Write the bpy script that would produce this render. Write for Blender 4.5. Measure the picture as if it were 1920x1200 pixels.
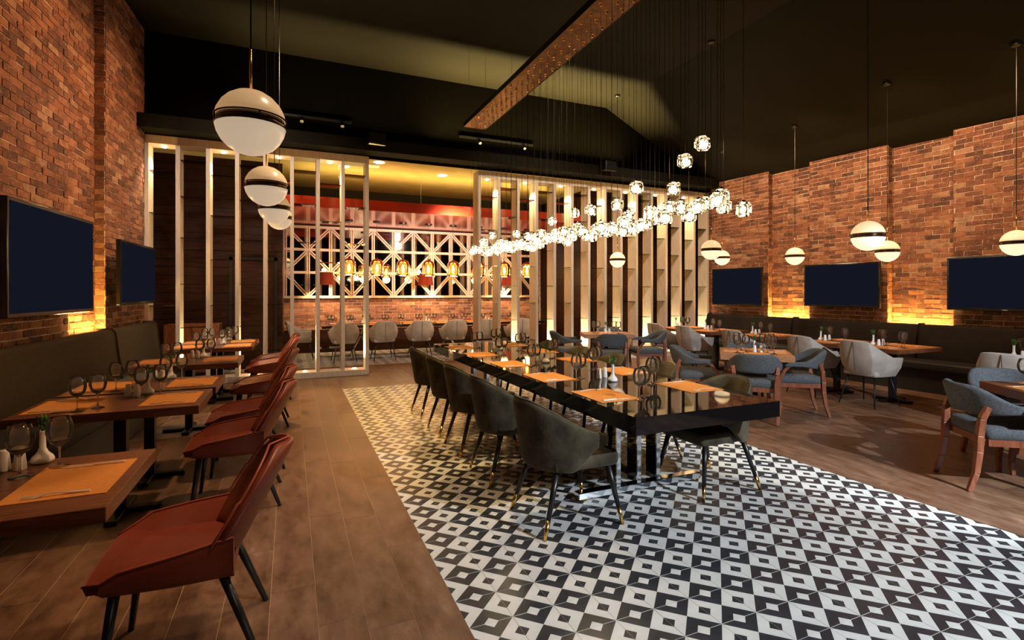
import bpy, bmesh, math, random
from mathutils import Vector, Matrix
R = random.Random(7)
PI = math.pi
COL = bpy.context.scene.collection
for o in list(bpy.data.objects): bpy.data.objects.remove(o)
SC = bpy.context.scene
SC.view_settings.view_transform = 'Standard'
SC.view_settings.look = 'None'
SC.view_settings.gamma = 1
SC.view_settings.use_curve_mapping = False
SC.view_settings.exposure = 0.0
SC.cycles.transparent_max_bounces = 32

# ---------------------------------------------------------------- camera
TH = math.atan(415 / 960)
cam = bpy.data.objects.new('camera', bpy.data.cameras.new('camera'))
cam.data.sensor_width = 36; cam.data.lens = 18
cam.data.shift_y = -53 / 1920
cam.data.clip_start = 0.05
cam.location = (0, 0, 1.5); cam.rotation_euler = (PI / 2, 0, -TH)
COL.objects.link(cam); SC.camera = cam

# ---------------------------------------------------------------- world and lights
w = bpy.data.worlds.new('night'); SC.world = w; w.use_nodes = True
w.node_tree.nodes['Background'].inputs[0].default_value = (0.9, 0.7, 0.5, 1)
w.node_tree.nodes['Background'].inputs[1].default_value = 0.006

def aim(o, to):
    o.rotation_euler = (Vector(to) - o.location).to_track_quat('-Z', 'Y').to_euler()
def spot(loc, to, power, color, ang=60, blend=0.4, size=0.08):
    l = bpy.data.lights.new('spot', 'SPOT'); l.energy = power; l.color = color
    l.spot_size = math.radians(ang); l.spot_blend = blend; l.shadow_soft_size = size
    o = bpy.data.objects.new('spot', l); o.location = loc; COL.objects.link(o); aim(o, to); return o
def area(loc, to, power, color, sx, sy, spread=180):
    l = bpy.data.lights.new('area', 'AREA'); l.energy = power; l.color = color
    l.shape = 'RECTANGLE'; l.size = sx; l.size_y = sy; l.spread = math.radians(spread)
    o = bpy.data.objects.new('area', l); o.location = loc; COL.objects.link(o); aim(o, to); return o
def point(loc, power, color, size=0.05):
    l = bpy.data.lights.new('point', 'POINT'); l.energy = power; l.color = color; l.shadow_soft_size = size
    o = bpy.data.objects.new('point', l); o.location = loc; COL.objects.link(o); return o
WARM = (1.0, 0.62, 0.30); AMB = (1.0, 0.55, 0.16); CREAM = (1.0, 0.74, 0.42); COOL = (0.80, 0.90, 1.0)
# cool working light from the front of the room over the patterned tiles
spot((4.3, -1.6, 3.3), (2.9, 1.35, 0), 1500, COOL, 52, 0.22, 0.04)
spot((4.6, -1.6, 3.3), (5.5, 3.1, .2), 1900, COOL, 46, 0.4, 0.04)
spot((1.6, -1.4, 3.2), (1.5, 1.5, 0), 110, (1, .85, .72), 60, 0.6, 0.1)
# ceiling spots washing the brick walls
def lw(y): return -2.52 + .045 * y
def rw(y): return 9.6355 - .034 * y
for y in (6.2, 7.3, 8.6): spot((0.6, y, 5.3), (-2.2, y, 3.0), 230, (1, .54, .26), 75, 0.8, 0.15)
spot((0.4, 7.2, 5.2), (-2.2, 6.6, 1.5), 170, (1, .70, .45), 60, 0.8, 0.15)
for y in (3.2, 4.9, 6.4, 8.2): spot((7.1, y - .2, 4.5), (9.35, y, 2.6), 230, (1, .64, .36), 100, 0.7, 0.12)
# unseen spots added in front to brighten the timber screens
spot((-.6, 6.2, 5.2), (-.5, 9.5, 2.2), 420, (1, .82, .66), 70, 0.8, 0.15)
spot((4.2, 6.2, 5.2), (4.6, 9.5, 2.2), 400, (1, .82, .66), 75, 0.8, 0.15)
spot((6.2, 6.6, 5.0), (7.2, 9.5, 2.0), 360, (1, .82, .66), 75, 0.8, 0.15)
# unseen spots added to light the aisle and the tables
spot((0.1, 8.0, 5.4), (0.5, 7.3, 0), 1000, (1, .56, .16), 36, 0.8, 0.1)
spot((0.9, 5.6, 5.4), (1.1, 5.2, 0), 700, (1, .60, .22), 34, 0.9, 0.1)
spot((1.4, 3.0, 5.4), (0.2, 2.6, 0), 380, (1, .66, .40), 46, 0.9, 0.15)
spot((1.6, 4.6, 5.2), (-.8, 4.4, .5), 620, (1, .62, .32), 46, 0.9, 0.1)
spot((1.3, 7.4, 5.2), (-.8, 7.8, .5), 460, (1, .62, .30), 36, 0.9, 0.1)
spot((1.5, 1.6, 4.2), (-.6, 2.4, .7), 250, (1, .60, .32), 32, 0.9, 0.1)
spot((2.55, 4.5, 3.9), (2.5, 4.6, 0), 380, (1, .72, .34), 80, 0.9, 0.1)
spot((5.2, 5.0, 5.2), (5.3, 4.8, 0), 330, (1, .70, .44), 42, 0.9, 0.12)
spot((5.2, 7.6, 5.2), (5.3, 7.8, 0), 330, (1, .66, .34), 40, 0.9, 0.12)
spot((7.3, 5.6, 4.7), (7.6, 5.4, 0), 160, (1, .68, .44), 95, 0.9, 0.12)
spot((7.2, 8.1, 4.7), (7.6, 7.9, 0), 200, (1, .66, .38), 75, 0.9, 0.12)
# led strips behind the two wall benches, in the recesses of the brick
def strip(x, y, z, power, ln, tilt=0):
    l = bpy.data.lights.new('led_strip', 'AREA'); l.energy = power; l.color = (1, .56, .12); l.shape = 'RECTANGLE'; l.size = .03; l.size_y = ln
    o = bpy.data.objects.new('led_strip', l); o.location = (x, y, z); o.rotation_euler = (PI, tilt, 0); COL.objects.link(o)
strip(lw(7.48) - .02, 7.48, .98, 45, .95, .3)
for y in (7.40, 5.06, 2.64): strip(rw(y) + .02, y, .90, 60, .88, -.3)
# cove light standing on the bulkhead ledge, cut off by its lip
area((4.6, 9.285, 4.06), (4.6, 8.98, 5.3), 330, (1, .74, .26), 4.4, .02, 105)
area((0.9, 9.285, 4.06), (0.9, 8.98, 5.3), 45, (1, .72, .28), 3.0, .02, 105)
# back room: uplight added above the canopy to brighten the ceiling, wall lamps, downlights
def up(x, y, z, power, color, sx, sy):
    l = bpy.data.lights.new('added_uplight', 'AREA'); l.energy = power; l.color = color; l.shape = 'RECTANGLE'; l.size = sx; l.size_y = sy
    o = bpy.data.objects.new('added_uplight', l); o.location = (x, y, z); o.rotation_euler = (PI, 0, 0); COL.objects.link(o)
up(3.2, 11.2, 3.38, 110, (1, .76, .26), 6.0, .5)
for x in (0.78, 3.22, 5.55):
    spot((x, 13.08, 1.78), (x, 13.35, .8), 110, (1, .64, .28), 115, 0.4, 0.04)
    point((x, 13.05, 2.05), 8, (1, .64, .3), .05)
spot((2.0, 11.0, 4.0), (2.0, 11.2, 0), 260, (1, .70, .42), 80, 0.9, 0.1)
spot((4.5, 11.0, 4.0), (4.5, 11.2, 0), 260, (1, .70, .42), 80, 0.9, 0.1)
spot((3.2, 10.0, 3.0), (3.2, 13.4, 2.0), 520, (1, .78, .6), 110, 0.9, 0.1)  # unseen fill added to brighten the mirror lattice, no lamp hangs here

# ---------------------------------------------------------------- node helpers and materials
MATS = {}
def newmat(name):
    m = bpy.data.materials.new(name); m.use_nodes = True; MATS[name] = m
    nt = m.node_tree; return m, nt, nt.nodes['Principled BSDF']
def node(nt, t, **kw):
    n = nt.nodes.new(t)
    for k, v in kw.items(): setattr(n, k, v)
    return n
def ramp(nt, stops):
    r = node(nt, 'ShaderNodeValToRGB'); e = r.color_ramp.elements
    while len(e) < len(stops): e.new(0.5)
    for i, (p, c) in enumerate(stops): e[i].position = p; e[i].color = (*c, 1)
    return r
def simple(name, c, rough=.5, metal=0, var=0.0, scale=20, bump=0.0, bscale=200, stretch=(1, 1, 1), emit=None, es=0, sheen=0, coat=0):
    m, nt, b = newmat(name)
    b.inputs['Base Color'].default_value = (*c, 1); b.inputs['Roughness'].default_value = rough
    b.inputs['Metallic'].default_value = metal
    if rough >= .65 and not metal: b.inputs['Specular IOR Level'].default_value = .12
    if sheen: b.inputs['Sheen Weight'].default_value = sheen
    if coat: b.inputs['Coat Weight'].default_value = coat; b.inputs['Coat Roughness'].default_value = .15
    if emit: b.inputs['Emission Color'].default_value = (*emit, 1); b.inputs['Emission Strength'].default_value = es
    if var or bump:
        tc = node(nt, 'ShaderNodeTexCoord'); mp = node(nt, 'ShaderNodeMapping'); mp.inputs['Scale'].default_value = stretch
        nt.links.new(tc.outputs['Object'], mp.inputs[0])
    if var:
        n = node(nt, 'ShaderNodeTexNoise'); n.inputs['Scale'].default_value = scale; n.inputs['Detail'].default_value = 5
        nt.links.new(mp.outputs[0], n.inputs['Vector'])
        r = ramp(nt, [(.3, tuple(x * (1 - var) for x in c)), (.7, tuple(min(1, x * (1 + var)) for x in c))])
        nt.links.new(n.outputs['Fac'], r.inputs[0]); nt.links.new(r.outputs[0], b.inputs['Base Color'])
    if bump:
        n = node(nt, 'ShaderNodeTexNoise'); n.inputs['Scale'].default_value = bscale
        nt.links.new(mp.outputs[0], n.inputs['Vector'])
        bp = node(nt, 'ShaderNodeBump'); bp.inputs['Strength'].default_value = bump; bp.inputs['Distance'].default_value = .01
        nt.links.new(n.outputs['Fac'], bp.inputs['Height']); nt.links.new(bp.outputs[0], b.inputs['Normal'])
    return m
def brickmat(name, island, dark=1.0):
    m, nt, b = newmat(name)
    if island: g = node(nt, 'ShaderNodeNewGeometry'); rnd = g.outputs['Random Per Island']
    else: g = node(nt, 'ShaderNodeObjectInfo'); rnd = g.outputs['Random']
    d = dark
    r = ramp(nt, [(0, (.10 * d, .038 * d, .026 * d)), (.25, (.18 * d, .064 * d, .036 * d)), (.6, (.27 * d, .098 * d, .05 * d)), (.88, (.34 * d, .14 * d, .072 * d)), (1, (.40 * d, .23 * d, .14 * d))])
    nt.links.new(rnd, r.inputs[0])
    tc = node(nt, 'ShaderNodeNewGeometry')
    n = node(nt, 'ShaderNodeTexNoise'); n.inputs['Scale'].default_value = 9; n.inputs['Detail'].default_value = 8; n.inputs['Roughness'].default_value = .7
    nt.links.new(tc.outputs['Position'], n.inputs['Vector'])
    r2 = ramp(nt, [(.35, (.35, .33, .33)), (.5, (.9, .9, .9)), (.68, (1.25, 1.2, 1.15))])
    nt.links.new(n.outputs['Fac'], r2.inputs[0])
    mx = node(nt, 'ShaderNodeMix', data_type='RGBA', blend_type='MULTIPLY'); mx.inputs[0].default_value = .8
    nt.links.new(r.outputs[0], mx.inputs[6]); nt.links.new(r2.outputs[0], mx.inputs[7])
    n3 = node(nt, 'ShaderNodeTexNoise'); n3.inputs['Scale'].default_value = 38; n3.inputs['Detail'].default_value = 6
    nt.links.new(tc.outputs['Position'], n3.inputs['Vector'])
    r3 = ramp(nt, [(.58, (0, 0, 0)), (.72, (.55, .55, .55))]); nt.links.new(n3.outputs['Fac'], r3.inputs[0])
    mx2 = node(nt, 'ShaderNodeMix', data_type='RGBA'); mx2.inputs[7].default_value = (.55 * d, .38 * d, .25 * d, 1)
    nt.links.new(r3.outputs[0], mx2.inputs[0]); nt.links.new(mx.outputs[2], mx2.inputs[6]); nt.links.new(mx2.outputs[2], b.inputs['Base Color'])
    bp = node(nt, 'ShaderNodeBump'); bp.inputs['Strength'].default_value = .6; bp.inputs['Distance'].default_value = .008
    nt.links.new(n3.outputs['Fac'], bp.inputs['Height']); nt.links.new(bp.outputs[0], b.inputs['Normal'])
    b.inputs['Roughness'].default_value = .85
    return m
brickmat('brick_one', False); brickmat('brick_many', True); 
simple('mortar', (.66, .53, .40), .95, var=.35, scale=14, bump=.5, bscale=90)
def woodmat(name, c1, c2, rough, axis=(1, 12, 12), scale=4, bump=.15, coat=0):
    m, nt, b = newmat(name)
    tc = node(nt, 'ShaderNodeTexCoord'); mp = node(nt, 'ShaderNodeMapping'); mp.inputs['Scale'].default_value = axis
    oi = node(nt, 'ShaderNodeObjectInfo'); ad = node(nt, 'ShaderNodeVectorMath', operation='ADD')
    ml = node(nt, 'ShaderNodeMath', operation='MULTIPLY'); ml.inputs[1].default_value = 31.7
    nt.links.new(oi.outputs['Random'], ml.inputs[0]); nt.links.new(tc.outputs['Object'], ad.inputs[0]); nt.links.new(ml.outputs[0], ad.inputs[1])
    nt.links.new(ad.outputs[0], mp.inputs[0])
    n = node(nt, 'ShaderNodeTexNoise'); n.inputs['Scale'].default_value = scale; n.inputs['Detail'].default_value = 8; n.inputs['Distortion'].default_value = .8
    nt.links.new(mp.outputs[0], n.inputs['Vector'])
    r = ramp(nt, [(.3, c1), (.7, c2)]); nt.links.new(n.outputs['Fac'], r.inputs[0]); nt.links.new(r.outputs[0], b.inputs['Base Color'])
    b.inputs['Roughness'].default_value = rough
    if coat: b.inputs['Coat Weight'].default_value = coat
    if 'panel' in name: b.inputs['Specular IOR Level'].default_value = .15
    bp = node(nt, 'ShaderNodeBump'); bp.inputs['Strength'].default_value = bump; bp.inputs['Distance'].default_value = .004
    nt.links.new(n.outputs['Fac'], bp.inputs['Height']); nt.links.new(bp.outputs[0], b.inputs['Normal'])
    return m
woodmat('table_wood', (.085, .026, .010), (.20, .070, .028), .28, (1.2, 14, 14))
woodmat('table_wood_light', (.24, .10, .045), (.46, .21, .09), .35, (1.2, 14, 14))
woodmat('leg_wood', (.13, .035, .016), (.26, .08, .035), .35, (10, 10, 1.5))
woodmat('dark_panel', (.010, .0035, .002), (.034, .011, .005), .45, (1, 1, 9), 3)
def plankmat():
    m, nt, b = newmat('plank')
    g = node(nt, 'ShaderNodeNewGeometry')
    n = node(nt, 'ShaderNodeTexNoise'); n.inputs['Scale'].default_value = 4.6; n.inputs['Detail'].default_value = 10; n.inputs['Roughness'].default_value = .7
    oi = node(nt, 'ShaderNodeObjectInfo'); ad = node(nt, 'ShaderNodeVectorMath', operation='ADD')
    ml = node(nt, 'ShaderNodeMath', operation='MULTIPLY'); ml.inputs[1].default_value = 17.3
    mp = node(nt, 'ShaderNodeMapping'); mp.inputs['Scale'].default_value = (1.8, .75, 1)
    nt.links.new(oi.outputs['Random'], ml.inputs[0]); nt.links.new(g.outputs['Position'], mp.inputs[0]); nt.links.new(mp.outputs[0], ad.inputs[0]); nt.links.new(ml.outputs[0], ad.inputs[1])
    nt.links.new(ad.outputs[0], n.inputs['Vector'])
    r = ramp(nt, [(.28, (.050, .023, .012)), (.45, (.125, .062, .034)), (.6, (.185, .098, .056)), (.75, (.26, .155, .098))])
    nt.links.new(n.outputs['Fac'], r.inputs[0])
    mr = node(nt, 'ShaderNodeMapRange'); mr.inputs[3].default_value = .72; mr.inputs[4].default_value = 1.15
    nt.links.new(g.outputs['Random Per Island'], mr.inputs[0])
    mx = node(nt, 'ShaderNodeVectorMath', operation='SCALE'); nt.links.new(r.outputs[0], mx.inputs[0]); nt.links.new(mr.outputs[0], mx.inputs['Scale'])
    nt.links.new(mx.outputs[0], b.inputs['Base Color'])
    rr = ramp(nt, [(.3, (.28,) * 3), (.7, (.5,) * 3)]); nt.links.new(n.outputs['Fac'], rr.inputs[0]); nt.links.new(rr.outputs[0], b.inputs['Roughness'])
plankmat()
simple('grout', (.46, .34, .24), .8)
simple('tile_light', (.60, .60, .57), .30, var=.12, scale=6)
simple('tile_dark', (.030, .032, .038), .30, var=.35, scale=7)

simple('ceiling_black', (.0085, .0072, .0042), .85, var=.15, scale=60, bump=.4, bscale=260)
simple('bulkhead_black', (.004, .0035, .003), .9)
MATS['bulkhead_black'].node_tree.nodes['Principled BSDF'].inputs['Specular IOR Level'].default_value = 0
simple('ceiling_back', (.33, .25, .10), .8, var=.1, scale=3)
simple('plaster_dark', (.03, .025, .02), .8)
simple('white_wood', (.78, .66, .53), .5, var=.12, scale=5, stretch=(8, 8, 1), bump=.08, bscale=60)
simple('lattice_white', (.80, .66, .57), .5, var=.1, scale=6)
simple('red_gloss', (.42, .035, .012), .16, coat=.6)
simple('mirror', (.55, .55, .55), .03, metal=1)
simple('black_metal', (.010, .010, .010), .4, metal=.3)
simple('black_leg', (.009, .008, .008), .35)
simple('chrome', (.72, .75, .78), .08, metal=1)
simple('steel', (.92, .88, .82), .32, metal=.65)
simple('brass', (.75, .45, .13), .22, metal=1)
simple('bronze', (.17, .075, .035), .32, metal=.9, var=.4, scale=14)
simple('band_bronze', (.10, .055, .035), .25, metal=.9)
simple('black_gloss', (.006, .005, .005), .035)
simple('tv_frame', (.006, .006, .007), .18)
simple('tv_screen', (.001, .001, .002), 1, emit=(.0056, .0070, .0145), es=1)
MATS['tv_screen'].node_tree.nodes['Principled BSDF'].inputs['Specular IOR Level'].default_value = 0
simple('mark', (.35, .35, .36), .4)
simple('velvet', (.060, .047, .027), .75, var=.65, scale=6, bump=.25, bscale=40, sheen=.1)
simple('velvet_piping', (.075, .068, .045), .7)
simple('red_leather', (.17, .030, .014), .38, var=.12, scale=9, bump=.12, bscale=350)
simple('red_piping', (.30, .06, .028), .35)
simple('blue_fabric', (.088, .093, .100), .95, var=.25, scale=60, bump=.5, bscale=420)
simple('grey_velvet', (.38, .325, .285), .8, var=.22, scale=5, bump=.15, bscale=60, sheen=.1)
simple('seam', (.07, .055, .045), .8)
simple('bench_olive', (.032, .023, .012), .9, var=.15, scale=30, bump=.3, bscale=400)
simple('bench_grey', (.018, .014, .012), .95, var=.15, scale=30, bump=.3, bscale=400)
simple('bench_seat', (.012, .010, .009), .6)
simple('placemat', (.62, .24, .058), .75, var=.07, scale=60, bump=.2, bscale=500)
simple('porcelain', (.80, .76, .72), .18)
simple('leaf', (.05, .16, .03), .5, var=.4, scale=40)
simple('lampshade', (.16, .028, .018), .8, emit=(.20, .03, .012), es=.35)
simple('bulb', (1, .8, .5), .3, emit=(1, .60, .20), es=45)
simple('led_puck', (1, .9, .7), .3, emit=(1, .78, .42), es=22)
simple('cube_bulb', (1, .9, .8), .3, emit=(1, .74, .40), es=110)
simple('ceiling_lamp', (1, 1, 1), .3, emit=(1, .82, .5), es=5)
simple('white_plastic', (.7, .68, .62), .4)
def opal(name, c, s):
    m, nt, b = newmat(name)
    b.inputs['Base Color'].default_value = (.62, .56, .46, 1); b.inputs['Roughness'].default_value = .25
    b.inputs['Emission Color'].default_value = (*c, 1); b.inputs['Emission Strength'].default_value = s
opal('opal_up', (1, .70, .34), .85); opal('opal_low', (1, .80, .52), 1.15); opal('opal_soft_up', (1, .58, .26), .36); opal('opal_soft_low', (1, .76, .52), .46)
def glassmat(name, tint, fac, rough=0.0, glass=.0, haze=.0):
    m = bpy.data.materials.new(name); m.use_nodes = True; MATS[name] = m; nt = m.node_tree
    for n in list(nt.nodes): nt.nodes.remove(n)
    out = node(nt, 'ShaderNodeOutputMaterial')
    tr = node(nt, 'ShaderNodeBsdfTransparent'); tr.inputs[0].default_value = (*tint, 1)
    gl = node(nt, 'ShaderNodeBsdfGlossy'); gl.inputs['Roughness'].default_value = rough + .02
    df = node(nt, 'ShaderNodeBsdfTranslucent'); df.inputs[0].default_value = (.9, .9, .9, 1); md = node(nt, 'ShaderNodeMixShader'); md.inputs[0].default_value = haze
    lw_ = node(nt, 'ShaderNodeLayerWeight'); lw_.inputs[0].default_value = fac
    mx = node(nt, 'ShaderNodeMixShader')
    nt.links.new(lw_.outputs['Fresnel'], mx.inputs[0]); nt.links.new(tr.outputs[0], md.inputs[1]); nt.links.new(df.outputs[0], md.inputs[2]); nt.links.new(md.outputs[0], mx.inputs[1]); nt.links.new(gl.outputs[0], mx.inputs[2])
    last = mx
    if glass:
        g = node(nt, 'ShaderNodeBsdfGlass'); g.inputs['IOR'].default_value = 1.45; g.inputs['Color'].default_value = (*tint, 1)
        m2 = node(nt, 'ShaderNodeMixShader'); m2.inputs[0].default_value = glass
        nt.links.new(mx.outputs[0], m2.inputs[1]); nt.links.new(g.outputs[0], m2.inputs[2]); last = m2
    nt.links.new(last.outputs[0], out.inputs[0]); return m
glassmat('wine_glass', (.985, .985, .985), .34, rough=.02, haze=.07)
glassmat('stem_glass', (1, 1, 1), .5, rough=.02, haze=.22, glass=.5)
glassmat('crystal', (1, .97, .92), .55, glass=.30)
glassmat('amber_glass', (1, .80, .42), .35, haze=.06)
glassmat('shelf_glass', (.86, .90, .84), .45)
M = MATS

# ---------------------------------------------------------------- mesh builder
class MB:
    def __init__(s): s.v = []; s.f = []; s.m = []
    def add(s, vs, fs, mi=0):
        k = len(s.v); s.v += [tuple(v) for v in vs]
        for f in fs: s.f.append(tuple(i + k for i in f)); s.m.append(mi)
    def box(s, x0, y0, z0, x1, y1, z1, mi=0, rot=None, jit=0):
        vs = [Vector((x, y, z)) for z in (z0, z1) for y in (y0, y1) for x in (x0, x1)]
        if jit: vs = [v + Vector([R.uniform(-jit, jit) for _ in range(3)]) for v in vs]
        if rot is not None: vs = [rot @ v for v in vs]
        s.add(vs, [(0, 2, 3, 1), (4, 5, 7, 6), (0, 1, 5, 4), (2, 6, 7, 3), (0, 4, 6, 2), (1, 3, 7, 5)], mi); return s
    def bar(s, p, q, a, b=None, mi=0, up=(0, 0, 1), a2=None, b2=None):
        p, q = Vector(p), Vector(q); b = b or a; a2 = a2 or a; b2 = b2 or b
        d = (q - p).normalized(); u = Vector(up)
        if abs(d.dot(u)) > .98: u = Vector((0, 1, 0))
        x = d.cross(u).normalized(); y = x.cross(d)
        vs = []
        for c, A, B in ((p, a, b), (q, a2, b2)):
            for sx, sy in ((-1, -1), (1, -1), (1, 1), (-1, 1)): vs.append(c + x * sx * A / 2 + y * sy * B / 2)
        s.add(vs, [(3, 2, 1, 0), (4, 5, 6, 7), (0, 1, 5, 4), (1, 2, 6, 5), (2, 3, 7, 6), (3, 0, 4, 7)], mi); return s
    def tube(s, pts, rs, n=8, mi=0, cap=True):
        pts = [Vector(p) for p in pts]
        if not isinstance(rs, (list, tuple)): rs = [rs] * len(pts)
        k0 = []; vs = []
        for i, p in enumerate(pts):
            d = (pts[min(i + 1, len(pts) - 1)] - pts[max(i - 1, 0)]).normalized()
            u = Vector((0, 0, 1)) if abs(d.z) < .9 else Vector((0, 1, 0))
            x = d.cross(u).normalized(); y = x.cross(d)
            for j in range(n):
                a = 2 * PI * j / n; vs.append(p + (x * math.cos(a) + y * math.sin(a)) * rs[i])
        fs = []
        for i in range(len(pts) - 1):
            for j in range(n): fs.append((i * n + j, (i + 1) * n + j, (i + 1) * n + (j + 1) % n, i * n + (j + 1) % n))
        if cap: fs.append(tuple(range(n))); fs.append(tuple(reversed(range((len(pts) - 1) * n, len(pts) * n))))
        s.add(vs, fs, mi); return s
    def lathe(s, prof, n=20, c=(0, 0, 0), mi=0, sx=1, sy=1):
        vs = []; fs = []
        for r, z in prof:
            for j in range(n):
                a = 2 * PI * j / n; vs.append((c[0] + r * math.cos(a) * sx, c[1] + r * math.sin(a) * sy, c[2] + z))
        for i in range(len(prof) - 1):
            for j in range(n): fs.append((i * n + j, i * n + (j + 1) % n, (i + 1) * n + (j + 1) % n, (i + 1) * n + j))
        s.add(vs, fs, mi); return s
    def mesh(s, name, mats, smooth=False):
        me = bpy.data.meshes.new(name); me.from_pydata(s.v, [], s.f)
        for m in (mats if isinstance(mats, (list, tuple)) else [mats]): me.materials.append(m)
        me.polygons.foreach_set('material_index', s.m)
        if smooth: me.polygons.foreach_set('use_smooth', [True] * len(me.polygons))
        me.update()
        return me
    def build(s, name, mats, parent=None, smooth=False, bevel=0, seg=2, sub=0, solid=0, autos=False):
        me = s.mesh(name, mats, smooth)
        if bevel or sub or solid: me = bake(me, bevel, seg, sub, solid, smooth)
        return link(name, me, parent)
def bake(me, bevel=0, seg=2, sub=0, solid=0, smooth=True):
    o = bpy.data.objects.new('tmp', me); COL.objects.link(o)
    if solid: md = o.modifiers.new('s', 'SOLIDIFY'); md.thickness = solid; md.offset = 0
    if bevel: md = o.modifiers.new('b', 'BEVEL'); md.width = bevel; md.segments = seg; md.limit_method = 'ANGLE'; md.angle_limit = .6
    if sub: md = o.modifiers.new('u', 'SUBSURF'); md.levels = sub; md.render_levels = sub
    dg = bpy.context.evaluated_depsgraph_get()
    m2 = bpy.data.meshes.new_from_object(o.evaluated_get(dg)); m2.name = me.name
    bpy.data.objects.remove(o)
    if smooth: m2.polygons.foreach_set('use_smooth', [True] * len(m2.polygons))
    return m2
def link(name, me, parent=None):
    o = bpy.data.objects.new(name, me); COL.objects.link(o)
    if parent is not None: o.parent = parent
    return o
def tag(o, label, cat, group=None, kind=None):
    if label: o['label'] = label
    if cat: o['category'] = cat
    if group: o['group'] = group
    if kind: o['kind'] = kind
    return o
def thing(name, label, cat, loc=(0, 0, 0), rz=0, group=None):
    o = bpy.data.objects.new(name, None); o.empty_display_size = .1; COL.objects.link(o)
    o.location = loc; o.rotation_euler = (0, 0, rz); return tag(o, label, cat, group)
def struct(o): o['kind'] = 'structure'; return o
def copy_tree(o, parent=None):
    c = o.copy(); COL.objects.link(c)
    if parent is not None: c.parent = parent
    for ch in list(o.children): copy_tree(ch, c)
    return c
USED = set()
def place(proto, loc, rz, label, cat=None, group=None):
    if proto.name in USED: o = copy_tree(proto)
    else: o = proto; USED.add(proto.name)
    o.location = loc; o.rotation_euler = (0, 0, rz); o['label'] = label
    if cat: o['category'] = cat
    if group: o['group'] = group
    return o
def face(fx, fy): return math.atan2(fy, fx) - PI / 2
def sm(a, b, t):
    t = max(0, min(1, (t - a) / (b - a))); return t * t * (3 - 2 * t)

# ---------------------------------------------------------------- floor
fl = MB().box(-4.5, -4, -.2, 12, 14.5, -.0022).build('floor', M['grout']); struct(fl)
TS = .2115; TX0, TY0 = .73, .9; TX1, TY1 = TX0 + 16 * TS, TY0 + 35 * TS
def in_tiles(x0, x1, y0, y1): return x0 > TX0 - .01 and x1 < TX1 + .01 and y1 < TY1 + .01 and y0 > TY0 - .01
planks = []
row = 0
cols = [(TX0 - .205 * k, .205, False) for k in range(17, 0, -1)] + [(TX0 + TS * k, TS, True) for k in range(16)] + [(TX1 + .205 * k, .205, False) for k in range(29)]
for x, wd_, inside in cols:
    y = -1.0 - R.random() * 1.2
    while y < 10.75:
        y1 = y + 1.2; a, b = y, min(y1, 10.8)
        segs = [(a, b)]
        if inside:
            segs = []
            if a < TY0: segs.append((a, min(b, TY0)))
            if b > TY1: segs.append((max(a, TY1), b))
        for a_, b_ in segs:
            if b_ - a_ > .03: planks.append((x, a_, b_, wd_))
        y = y1
def dcam(x, y): return x * math.sin(TH) + y * math.cos(TH)
def vis(x, y, m=1.1):
    d = dcam(x, y); l = x * math.cos(TH) - y * math.sin(TH); return d > .6 and abs(l / d) < m
def score(x, y):
    return dcam(x, y) if vis(x, y) else 99 + abs(y)
planks.sort(key=lambda p: score(p[0] + .1, max(p[1], min(p[2], 1.6)) + .2))
PM = {}
many = MB()
for i, (x, a, b, pw) in enumerate(planks):
    L = round(b - a, 2)
    if i < 300:
        if (L, pw) not in PM: PM[(L, pw)] = MB().box(.0015, .0015, -.012, pw - .0015, L - .0015, 0).mesh('plank', M['plank'])
        o = link('plank', PM[(L, pw)], fl); o.location = (x, a, R.uniform(-.0006, 0))
    else: many.box(x + .0015, a + .0015, -.012, x + pw - .0015, b - .0015, -.0005)
st = many.build('plank_field', M['plank'], fl); st['kind'] = 'stuff'
# cement tiles: two dark and two light quarters with a half square in each
def tile(mb, ox, oy, s, z):
    h = s / 2 - .0011; r = s * .165
    cx_, cy_ = ox + s / 2, oy + s / 2
    for k in range(4):
        ca, sa = round(math.cos(k * PI / 2)), round(math.sin(k * PI / 2))
        def T(x, y): return (cx_ + x * ca - y * sa, cy_ + x * sa + y * ca, z)
        big = [T(-h, -h), T(-r, -h), T(0, -h + r), T(r, -h), T(h, -h), T(0, 0)]
        sml = [T(-r, -h), T(r, -h), T(0, -h + r)]
        d = 1 if k % 2 == 0 else 0
        mb.add(big, [(0, 1, 2, 5), (5, 2, 3, 4)], d); mb.add(sml, [(0, 1, 2)], 1 - d)
    vs = [(cx_ + sx * h, cy_ + sy * h, zz) for zz in (z, z - .011) for sx, sy in ((-1, -1), (1, -1), (1, 1), (-1, 1))]
    mb.add(vs, [(0, 4, 5, 1), (1, 5, 6, 2), (2, 6, 7, 3), (3, 7, 4, 0)], 0)
tm = [M['tile_light'], M['tile_dark']]
t1 = MB(); tile(t1, 0, 0, TS, 0); tme = t1.mesh('cement_tile', tm)
cells = [(TX0 + i * TS, TY0 + j * TS) for i in range(16) for j in range(35)]
cells.sort(key=lambda c: score(c[0] + .1, c[1] + .1))
rest = MB()
for i, (x, y) in enumerate(cells):
    if i < 300: o = link('cement_tile', tme, fl); o.location = (x, y, R.uniform(-.0004, .0002))
    else: tile(rest, x, y, TS, 0)
st = rest.build('cement_tile_field', tm, fl); st['kind'] = 'stuff'
rest = MB()
for i in range(40):
    for j in range(13): tile(rest, -1.2 + i * TS, 10.82 + j * TS, TS, 0)
st = rest.build('back_room_tile_field', tm, fl); st['kind'] = 'stuff'

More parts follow.
